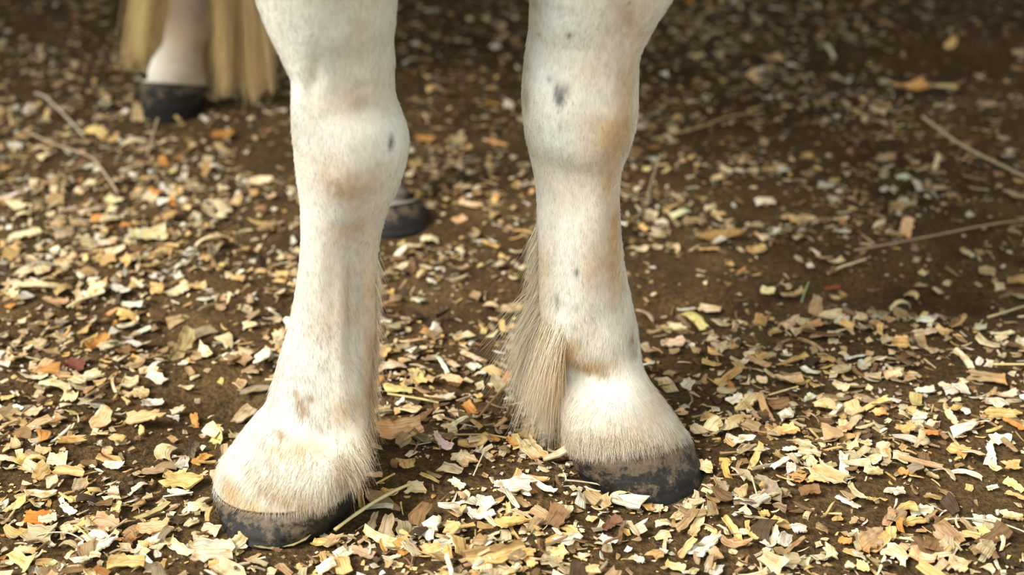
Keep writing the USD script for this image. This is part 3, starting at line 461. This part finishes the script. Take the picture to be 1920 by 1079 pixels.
rag = sel(f=(.02, .12), c=(.02, .14), a=(.02, .10), s=(.16, .30), u=(.05, .16)); tap = sel(f=(-.4, .4), c=(-.5, .5), a=(-.3, .3), s=(-.2, .3), u=(-.4, .4))
T = np.array([{"f": .0014, "c": .0011, "a": .0010, "s": .0022, "u": .0018}[f] for f in form]) * r_.uniform(.7, 1.4, n)
Vc, Fc, Gc = chips(Lc, W, T, curl, cup, twist, tap, rag, 9, 4, 31)
yaw = np.arctan2(d[:, 1], d[:, 0]); roll = r_.normal(0, .22, n) + np.where(up, .35, .10); pitch = np.where(tall, np.where(y2 < y1, .5, -.5), r_.normal(0, .10, n))
Wc = pose(Vc, (pa + pb) / 2, yaw, roll, pitch, np.where(up, -.003, np.where(W > .024, .006, r_.uniform(.001, .006, n))))
cenA, cenB = FA["c"], FB["c"]
def region(c):
    x, y = c[0], c[1]
    if y > 2.0:
        if np.hypot(x - FC["c"][0], y - FC["c"][1]) < .32: return "beside the hind hoof by the tail"
        return "on the shaded far soil" if x > 0.25 else "under the horse's belly" if x > -.5 else "on the far ground short of the tail"
    inA, inB = x - cenA[0], x - cenB[0]
    row = "level with" if abs(y - (cenA[1] if abs(inA) < abs(inB) else cenB[1])) < .10 else "ahead of" if y < cenA[1] else "behind"
    if inA < -.35: return f"far out and {row} the nearest hoof"
    if inA < -.09: return f"just outside and {row} the nearest hoof"
    if inA < .09: return f"straight {row} the nearest hoof"
    if inB < -.09: return f"between the forelegs, {row} the hooves"
    if inB < .09: return f"straight {row} the outward-turned hoof"
    if inB < .35: return f"just outside and {row} the outward-turned hoof"
    return f"far out and {row} the outward-turned hoof"
FORMW = {"f": "flat", "c": "curled", "a": "arched", "s": "splintered", "u": "propped-up"}
SPECIAL = {(47, 978): "bright orange square chip, the most vivid of all, far outside the nearest hoof", (878, 1066): "largest honey brown dirt-topped chip at the lower edge, between the forelegs", (1733, 812): "cream shaving rolled into an open ring above an orange chip",
           (1518, 880): "thick wood chip with bright orange stripes beside white upright splinter", (1582, 915): "white narrow splinter standing on end beside the orange striped chip", (478, 1032): "tan strip of bark pressed against the toe of the nearest hoof", (1278, 888): "ragged cream chip leaning against the outward-turned hoof",
           (686, 1012): "cream bow-shaped shaving on bare soil just below the long straw stalk", (703, 830): "large splintered peach coloured chip behind the heel of the nearest leg", (318, 680): "large weathered tan chip propped upright at the edge of a soil hollow",
           (1297, 1050): "thick whitish splintered chip below the outward-turned hoof", (249, 240): "pale rounded chip propped against the hind hoof by the tail", (1690, 455): "lone peach coloured chip standing upright in the shaded soil", (163, 660): "orange folded chip above the dark red-brown bark flake",
           (1140, 944): "cream arched chip standing like a little bridge before the outward-turned hoof", (977, 908): "large pale curved shaving like a rib between the two front hooves", (1607, 1040): "blocky tan chip with lengthwise stripes, at the lower edge", (668, 908): "honey coloured narrow chip propped up beside the heel of the nearest hoof"}
LABELS = []
for q in range(n):
    col = np.array(TONES[tone[q]]) * np.random.default_rng(1000 + q).uniform(.88, 1.08, 3) ** np.array([1, .8, .9])
    tcol = np.tile(col, (Vc.shape[1], 1)); s_ = Gc[q][:, 0]; s_ = (s_ - s_.min()) / (np.ptp(s_) + 1e-9)
    if form[q] == "s" or tone[q] in ("peach", "honey"):
        e = TONES["orange"] if q % 2 else TONES["honey"]; k = smooth_step(s_ if q % 3 else 1 - s_, .5, 1.0)[:, None] * .55; tcol = tcol * (1 - k) + np.array(e) * k
    if (x1[q], y1[q]) == (1518, 880): k = (np.abs(((Gc[q][:, 1] - Gc[q][:, 1].min()) / np.ptp(Gc[q][:, 1]) * 3) % 1 - .5) < .3)[:, None] * .6; tcol = np.array(TONES["cream"]) * (1 - k) + np.array(TONES["orange"]) * k
    if (x1[q], y1[q]) == (878, 1066): k = smooth_step(Gc[q][:, 1] - Gc[q][:, 1].mean(), -.002, .010)[:, None] * .75; tcol = tcol * (1 - k) + np.array(TONES["brown"]) * .8 * k
    c = Wc[q].mean(0); m = (Wc[q] - c, Fc)
    name = "wood_chip" if form[q] in "su" or W[q] > .016 else "wood_shaving"
    path = numbered("/World", name); mm = usdkit.mesh(stage, path, m, M["wood"], True); mm.AddTranslateOp().Set(tuple(map(float, c))); pr = mm.GetPrim()
    primvar(pr, "tint", np.clip(tcol, .01, .92)); primvar(pr, "grain", Gc[q])
    size = "long" if Lc[q] > .045 else "small" if Lc[q] < .018 else ""
    LABELS.append((pr, SPECIAL.get((x1[q], y1[q])), " ".join(f"{size} {FORMW[form[q]]} {WORDS[tone[q]]} {'chip' if name == 'wood_chip' else 'shaving'}".split()), c, name))
MARKS_NEAR = [((47, 978), "the bright orange square chip"), ((878, 1066), "the largest dirt-topped chip"), ((1733, 812), "the ring-shaped shaving"), ((1518, 880), "the orange-striped chip"), ((686, 1012), "the bow-shaped shaving"), ((703, 830), "the big splintered peach chip"), ((318, 680), "the weathered tan chip"),
              ((163, 660), "the orange folded chip"), ((1140, 944), "the bridge-like arched chip"), ((977, 908), "the rib-like pale shaving"), ((1607, 1040), "the striped tan chip"), ((1443, 925), "the grey-brown leaf"), ((720, 950), "the tan pointed leaf"), ((143, 690), "the dark red-brown flake"), ((1848, 718), "the shredded tan chip"), ((302, 920), "the large honey flake"), ((977, 833), "the fan-shaped cream chip"),
              ((240, 800), "the shaggy peach chip"), ((400, 1048), "the broad cream chip"), ((1297, 1050), "the thick white splinter"), ((1240, 655), "the cream cluster behind the outward-turned hoof"), ((1838, 790), "the honey splinter cluster")]
MARKS_NEAR = [(ground(np.array([float(a_)]), np.array([float(b_)]))[0], t_) for (a_, b_), t_ in MARKS_NEAR]
texts = []
for pr, sp, head, c, name in LABELS:
    if sp: texts.append(sp); continue
    ds = [np.hypot(*(m_[0][:2] - c[:2])) for m_ in MARKS_NEAR]; k = int(np.argmin(ds)); e = c[:2] - MARKS_NEAR[k][0][:2]
    if .012 < ds[k] < .11: head += (" behind " if e[1] > abs(e[0]) else " in front of " if -e[1] > abs(e[0]) else " beside ") + MARKS_NEAR[k][1]
    else: head += " " + region(c)
    texts.append(head)
for t_ in sorted(set(texts)):
    same = sorted((q for q in range(len(texts)) if texts[q] == t_), key=lambda q: LABELS[q][3][1])
    if len(same) == 2: order = ["nearer of two", "farther of two"]
    elif len(same) == 3: order = ["nearest of three", "middle of three", "farthest of three"]
    else: order = [f"{w_} from the camera" for w_ in ("first", "second", "third", "fourth", "fifth", "sixth", "seventh", "eighth", "ninth")]
    if len(same) > 1:
        for o_, q in zip(order, same): texts[q] = t_ + ", " + o_
for (pr, sp, head, c, name), t_ in zip(LABELS, texts):
    if len(t_.split()) > 16: t_ = t_.replace("lying ", "").replace("and level with", "from")
    tag(pr, t_, "wood chip" if name == "wood_chip" else "wood shaving", "large chips lying on the soil" if name == "wood_chip" else "large shavings lying on the soil")

# --- the rest of the litter: two uncountable masses
BARE = [(330, 625, .14, .07, .85), (430, 740, .11, .07, .9), (745, 975, .10, .06, .85), (780, 960, .06, .05, .6), (1700, 925, .17, .06, .75), (1560, 985, .12, .05, .8), (1450, 990, .06, .05, .6), (1300, 570, .40, .10, .7), (1750, 530, .50, .12, .75), (1480, 470, .3, .1, .5), (930, 140, .5, .35, .6),
        (950, 310, .25, .12, .5), (520, 300, .14, .2, .6), (510, 430, .10, .12, .5), (350, 245, .25, .1, .6), (450, 320, .2, .12, .5), (1000, 670, .07, .08, .7), (980, 760, .10, .04, .6), (1850, 120, .6, .2, .6), (150, 20, .9, .3, .5), (1300, 640, .12, .03, .5), (1330, 760, .06, .05, .4), (250, 770, .05, .04, .6), (690, 870, .05, .05, .9)]
BARE = [(*g0(a, b)[:2], rx, ry, s) for a, b, rx, ry, s in BARE]
THICK = [(*g0(a, b)[:2], rx, ry, s) for a, b, rx, ry, s in [(200, 470, .40, .28, .9), (60, 640, .2, .12, .5), (150, 1000, .25, .10, .6), (880, 1010, .22, .08, .5), (1700, 740, .30, .12, .7), (1860, 1030, .2, .08, .4), (830, 740, .10, .10, .4), (1340, 860, .12, .12, .4)]]
def cover(x, y):
    k = np.ones_like(x)
    for cx, cy, rx, ry, s in BARE: k = k * (1 - s * np.exp(-((x - cx) / rx) ** 2 - ((y - cy) / ry) ** 2))
    for cx, cy, rx, ry, s in THICK: k = k + s * np.exp(-((x - cx) / rx) ** 2 - ((y - cy) / ry) ** 2)
    patch = meshkit.fbm(np.stack([x, y, 0 * x], -1) * 6.5, 3, 51)
    k = k * np.clip(.15 + 2.4 * (patch - .22), .12, 1.15)
    return k * (1 - .45 * smooth_step(x - .25 * (y - 1.4), .15, .7) * smooth_step(y, 1.55, 2.1))
KEEP = cKDTree(np.vstack([(Wc[q].mean(0) + d_[None] * [[.0, 1, 0]] * t_)[:, :2] for q in range(n) if W[q] > .024 for d_ in (np.array([W[q]] * 3),) for t_ in (-.3, .3)] + [(Wc[q].mean(0) + (Wc[q][:, :][np.argmax(np.abs(Vc[q][:, 0]))] - Wc[q].mean(0)) * t_)[None, :2] for q in range(n) if Lc[q] > .022 for t_ in (-.5, 0, .5)]))
def scatter(n, seed, far, keep):
    r_ = np.random.default_rng(seed); out = []; tot = 0
    while tot < n:
        y = .80 + (far - .80) * r_.uniform(0, 1, 60000) ** 1.35; x = r_.uniform(-1, 1, 60000) * (.55 + .52 * y)
        ok = r_.uniform(0, 1.15, 60000) < cover(x, y)
        if keep: ok &= KEEP.query(np.stack([x, y], 1))[0] > keep
        for cx, cy, rr in FEET.values(): ok &= np.hypot(x - cx, y - cy) > rr * 1.02
        out.append(np.stack([x, y, 0 * x], 1)[ok]); tot += ok.sum()
    return np.concatenate(out)[:n]
names = ["white", "cream", "honey", "peach", "tan", "grey", "brown", "dark", "orange", "yellow"]
def litter(name, n, seed, far, lmed, lsig, wlo, whi, nu, nv, zlo, zhi, tw, label, cat, tilt=.28, keep=.007):
    pos = scatter(n, seed, far, keep); r_ = np.random.default_rng(seed + 1)
    Lc = np.clip(lmed * np.exp(r_.normal(0, lsig, n)), lmed * .35, .055); W = Lc * r_.uniform(wlo, whi, n); W = np.minimum(W, .022)
    curl = r_.normal(0, .6, n); T = np.clip(Lc * .05, .0006, .0018) * r_.uniform(.6, 1.5, n)
    Vc, Fc, Gc = chips(Lc, W, T, curl, r_.normal(0, .15, n), r_.normal(0, .4, n), r_.uniform(-.7, .7, n), r_.uniform(.04, .34, n), nu, nv, seed + 2)
    Wc = pose(Vc, pos, r_.uniform(0, 2 * np.pi, n), r_.normal(0, tilt, n), r_.normal(0, tilt * .7, n), r_.uniform(zlo, zhi, n))
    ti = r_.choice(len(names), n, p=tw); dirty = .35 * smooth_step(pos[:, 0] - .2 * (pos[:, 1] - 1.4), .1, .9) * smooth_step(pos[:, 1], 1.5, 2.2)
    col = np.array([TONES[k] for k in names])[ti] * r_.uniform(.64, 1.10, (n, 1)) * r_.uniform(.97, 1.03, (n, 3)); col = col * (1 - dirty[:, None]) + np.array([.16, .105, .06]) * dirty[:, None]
    m = Vc.shape[1]; F_ = (Fc[None] + (np.arange(n) * m)[:, None, None]).reshape(-1, 4)
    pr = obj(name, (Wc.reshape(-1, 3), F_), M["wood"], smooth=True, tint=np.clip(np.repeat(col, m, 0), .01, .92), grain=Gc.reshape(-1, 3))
    tag(pr, label, cat, kind="stuff")
tw1 = [.13, .28, .14, .06, .17, .07, .09, .025, .015, .02]; tw2 = [.14, .34, .14, .08, .16, .05, .05, .01, .01, .02]
litter("shaving_litter", 9500, 101, 5.2, .0225, .36, .20, .80, 4, 2, -.002, .009, tw1, "loose layer of medium cream and tan wood shavings strewn over the soil", "wood shavings")
litter("small_shaving_litter", 13000, 151, 5.2, .0125, .40, .25, .85, 4, 1, -.002, .007, tw1, "scattered small cream and brown wood flakes filling between the larger shavings", "wood flakes")
litter("wood_slivers", 6500, 301, 4.6, .020, .40, .05, .16, 5, 1, .000, .010, [.08, .22, .14, .06, .24, .08, .13, .03, .0, .02], "thin splinters and stringy fibres strewn among the wood shavings", "wood slivers", .16)
litter("wood_crumbs", 24000, 201, 4.2, .0050, .50, .35, 1.0, 2, 1, -.001, .003, tw2, "fine sawdust crumbs and slivers sprinkled between the larger shavings", "wood crumbs")

# ------------------------------------------------------------------ stalks, twigs, leaves
def tube(P, r0, r1, k=7, bumps=0.0, seed=0):
    P = np.asarray(P, float); s = np.linspace(0, 1, len(P)); ss = np.linspace(0, 1, max(10, 5 * len(P))); C = PchipInterpolator(s, P)(ss) if len(P) > 2 else P[0] + (P[-1] - P[0]) * ss[:, None]
    tg = np.gradient(C, axis=0); rr = r0 + (r1 - r0) * ss; r_ = np.random.default_rng(seed); rr = rr * (1 + bumps * r_.uniform(-1, 1, len(rr)))
    return loft([ring(C[q], tg[q], np.array([0.01, .02, 1.0]), rr[q], rr[q], k) for q in range(len(C))])
STALKS = [([(629, 1015), (700, 972), (768, 929)], .0024, .0021, (.60, .53, .27), .012, "straw_stalk", "long pale green straw stalk lying beside the nearest hoof", "straw"),
          ([(898, 800), (935, 762), (962, 735), (990, 702)], .0016, .0026, (.27, .165, .065), .012, "hay_stalk", "brown bent stem leaning up between the two forelegs", "stem"),
          ([(727, 751), (775, 760), (823, 768)], .0018, .0016, (.52, .43, .18), .003, "straw_stalk", "greenish straw lying level among shavings behind the nearest foot", "straw"),
          ([(308, 946), (364, 938)], .0012, .0010, (.85, .80, .60), .006, "straw_stalk", "short white straw across a splintered honey chip", "straw"),
          ([(910, 855), (900, 880), (888, 905)], .0010, .0010, (.70, .60, .38), .004, "straw_stalk", "thin pale straw pointing at the camera between the forelegs", "straw"),
          ([(845, 828), (900, 829), (950, 834)], .0014, .0012, (.45, .32, .15), .003, "hay_stalk", "tan stem lying crosswise between the two forelegs", "stem"),
          ([(706, 921), (741, 902)], .0016, .0014, (.50, .36, .10), .004, "straw_stalk", "short golden straw behind the long pale stalk", "straw"),
          ([(47, 255), (110, 285), (175, 310), (192, 330), (222, 372)], .0022, .0026, (.42, .31, .20), .006, "twig", "crooked brown twig with a pale broken end on the far ground", "twig"),
          ([(68, 188), (95, 205), (130, 240), (160, 270)], .0026, .0020, (.50, .44, .34), .012, "twig", "pale grey forked twig on the far ground outside the tail", "twig"),
          ([(275, 292), (284, 262), (296, 222)], .0020, .0016, (.45, .35, .22), .030, "twig", "short upright twig before the hind hoof by the tail", "twig"),
          ([(1728, 232), (1762, 262), (1800, 290), (1860, 320), (1925, 348)], .0034, .0024, (.46, .38, .24), .010, "twig", "long pale twig lying in the far shade, thickest of all", "twig"),
          ([(1225, 272), (1300, 256), (1370, 232), (1432, 222)], .0026, .0016, (.33, .27, .12), .008, "hay_stalk", "long olive stem on the shaded ground behind the outward-turned leg", "stem"),
          ([(1212, 382), (1222, 340), (1240, 288)], .0024, .0016, (.30, .25, .15), .020, "hay_stalk", "dull stem close behind the outward-turned leg, pointing away", "stem"),
          ([(1600, 482), (1750, 456), (1850, 436), (1925, 424)], .0020, .0016, (.33, .24, .14), .006, "hay_stalk", "long low brown stem lying across the shaded soil", "stem"),
          ([(1550, 526), (1585, 512), (1622, 498)], .0022, .0018, (.60, .50, .28), .005, "straw_stalk", "short straw-coloured stalk on the dark hollow soil", "straw"),
          ([(1502, 568), (1508, 550), (1517, 528)], .0016, .0008, (.32, .40, .20), .020, "green_grass_sprig", "single green grass blade standing in dark soil", "grass"),
          ([(830, 328), (860, 318), (896, 314)], .0022, .0018, (.36, .26, .15), .005, "twig", "small twig on the dark soil under the belly", "twig"),
          ([(70, 1020), (120, 1017), (160, 1030)], .0009, .0009, (.60, .52, .36), .006, "hay_stalk", "fine curved stem below the bright orange chip", "stem"),
          ([(145, 1000), (172, 1026)], .0014, .0012, (.45, .40, .16), .006, "hay_stalk", "short olive stem beside a white splintered chip", "stem"),
          ([(1408, 908), (1420, 952)], .0014, .0010, (.52, .46, .26), .006, "straw_stalk", "thin green-grey straw next to the curved dry leaf", "straw"),
          ([(1062, 916), (1110, 925), (1160, 938)], .0013, .0010, (.48, .40, .28), .006, "hay_stalk", "fine grey stem running to the arched chip before the outward-turned hoof", "stem"),
          ([(1770, 990), (1840, 994), (1920, 1014)], .0012, .0010, (.52, .44, .30), .006, "hay_stalk", "thin straight stem crossing chips far outside the outward-turned hoof", "stem"),
          ([(1440, 756), (1495, 740)], .0016, .0012, (.50, .38, .20), .008, "hay_stalk", "short tan stem behind splintered cream chip outside the outward-turned hoof", "stem"),
          ([(1860, 700), (1920, 700)], .0020, .0016, (.58, .48, .20), .010, "straw_stalk", "golden straw at the edge of the big tan splintered chip", "straw"),
          ([(1730, 690), (1752, 708)], .0014, .0010, (.40, .32, .16), .012, "hay_stalk", "short stem sticking up between shavings far outside the outward-turned hoof", "stem"),
          ([(160, 760), (205, 730)], .0016, .0010, (.26, .19, .11), .005, "twig", "thin dark twig below the cream splintered chip", "twig"),
          ([(222, 752), (238, 715)], .0013, .0010, (.36, .33, .13), .006, "hay_stalk", "olive stem lying below the honey coloured flat chip", "stem"),
          ([(128, 590), (155, 578), (186, 566)], .0020, .0014, (.66, .58, .32), .006, "straw_stalk", "pale straw beside the long arched cream shaving", "straw"),
          ([(1850, 610), (1920, 588)], .0022, .0016, (.52, .42, .20), .008, "straw_stalk", "long straw on the ridge between near litter and shaded soil", "straw"),
          ([(960, 590), (985, 572)], .0014, .0010, (.45, .36, .20), .005, "straw_stalk", "short straw behind the feather of the outward-turned leg", "straw")]
for q, (pp, r0, r1, col, lift, name, lab, cat) in enumerate(STALKS):
    pp = np.array(pp, float); P = ground(pp[:, 0], pp[:, 1]); s = np.linspace(0, 1, len(P)); stand = lift >= .02
    if stand: # an upright piece: rises from its first point
        h_ = np.linspace(0, 1, len(P)); Y0 = P[0][1]; P = at_depth(pp[:, 0], pp[:, 1], Y0 + .004 * h_)
        P[0, 2] -= .004
    else: P[:, 2] += r0 + .007 + lift * .5 + (lift * .5) * np.sin(s * 3.1)
    m = tube(P, r0, r1, 7, .10, q); c = m.vertices.mean(0); v_ = m.vertices - c
    path = numbered("/World", name); mm = usdkit.mesh(stage, path, (v_, m.faces), M["stalk"], True); mm.AddTranslateOp().Set(tuple(map(float, c)))
    primvar(mm.GetPrim(), "tint", np.tile(col, (len(v_), 1))); tag(mm.GetPrim(), lab, cat)
LEAVES = [([(1418, 897), (1468, 958)], 34, (.30, .235, .155), .9, "dry_leaf", "curved grey-brown dry leaf with a pale edge, beside the orange striped chip", "leaf"),
          ([(1393, 922), (1413, 960)], 20, (.24, .15, .07), .3, "dry_leaf", "small brown dry leaf scrap below the grey-brown leaf", "leaf"),
          ([(688, 926), (752, 974)], 28, (.40, .265, .125), .5, "dry_leaf", "tan pointed leaf scrap under the straw stalk beside the nearest hoof", "leaf"),
          ([(128, 680), (158, 702)], 22, (.13, .04, .020), .5, "bark_flake", "dark red-brown bark flake beside the big cream splintered chip", "bark"),
          ([(352, 878), (368, 838)], 18, (.15, .11, .065), .3, "bark_flake", "dark grey-brown bark flake leaning by an orange chip outside the nearest hoof", "bark"),
          ([(1605, 800), (1630, 830)], 22, (.11, .075, .042), .4, "bark_flake", "dark brown bark flake beside a peach coloured curled shaving", "bark"),
          ([(392, 258), (442, 260)], 26, (.36, .17, .04), .9, "dry_leaf", "rusty orange dry leaf on soil between the hind hoof and the tail's tip", "leaf"),
          ([(1305, 455), (1395, 452)], 24, (.33, .20, .07), .6, "dry_leaf", "ragged golden-brown leaf on the shaded soil behind the outward-turned leg", "leaf"),
          ([(930, 586), (990, 580)], 22, (.50, .37, .20), .6, "dry_leaf", "tan dry leaf behind the feather of the outward-turned leg", "leaf"),
          ([(1545, 545), (1575, 547)], 10, (.22, .06, .02), .3, "bark_flake", "small rust-red bark bit in the dark hollow", "bark")]
for q, (pp, wp, col, cp_, name, lab, cat) in enumerate(LEAVES):
    pp = np.array(pp, float); P = ground(pp[:, 0], pp[:, 1]); d_ = P[1] - P[0]; Ll = min(np.linalg.norm(d_[:2]), np.hypot(*(pp[1] - pp[0])) * project(P.mean(0))[2] / FPX * 1.5) * 1.1
    W_ = wp * project(P.mean(0))[2] / FPX; one = np.array([1.0])
    Vc, Fc, Gc = chips(one * Ll, one * W_, one * .0008, one * .7 * cp_, one * .35, one * .3, one * (.45 if name == "dry_leaf" else .1), one * .10, 12, 6, 500 + q)
    # leaf outline: narrow to both ends
    if name == "dry_leaf":
        s_ = (Vc[0][:, 0] - Vc[0][:, 0].min()) / np.ptp(Vc[0][:, 0]); Vc[0][:, 1] *= np.clip(np.sin(np.pi * np.clip(s_, .02, .98)) ** .6 * 1.15, .12, 1.1)
    W3 = pose(Vc, P.mean(0)[None], one * math.atan2(d_[1], d_[0]), one * .35, one * .05, one * .001)[0]; c = W3.mean(0)
    mm = usdkit.mesh(stage, numbered("/World", name), (W3 - c, Fc), M["leaf"], True); mm.AddTranslateOp().Set(tuple(map(float, c)))
    primvar(mm.GetPrim(), "tint", np.tile(col, (len(W3), 1))); tag(mm.GetPrim(), lab, cat)
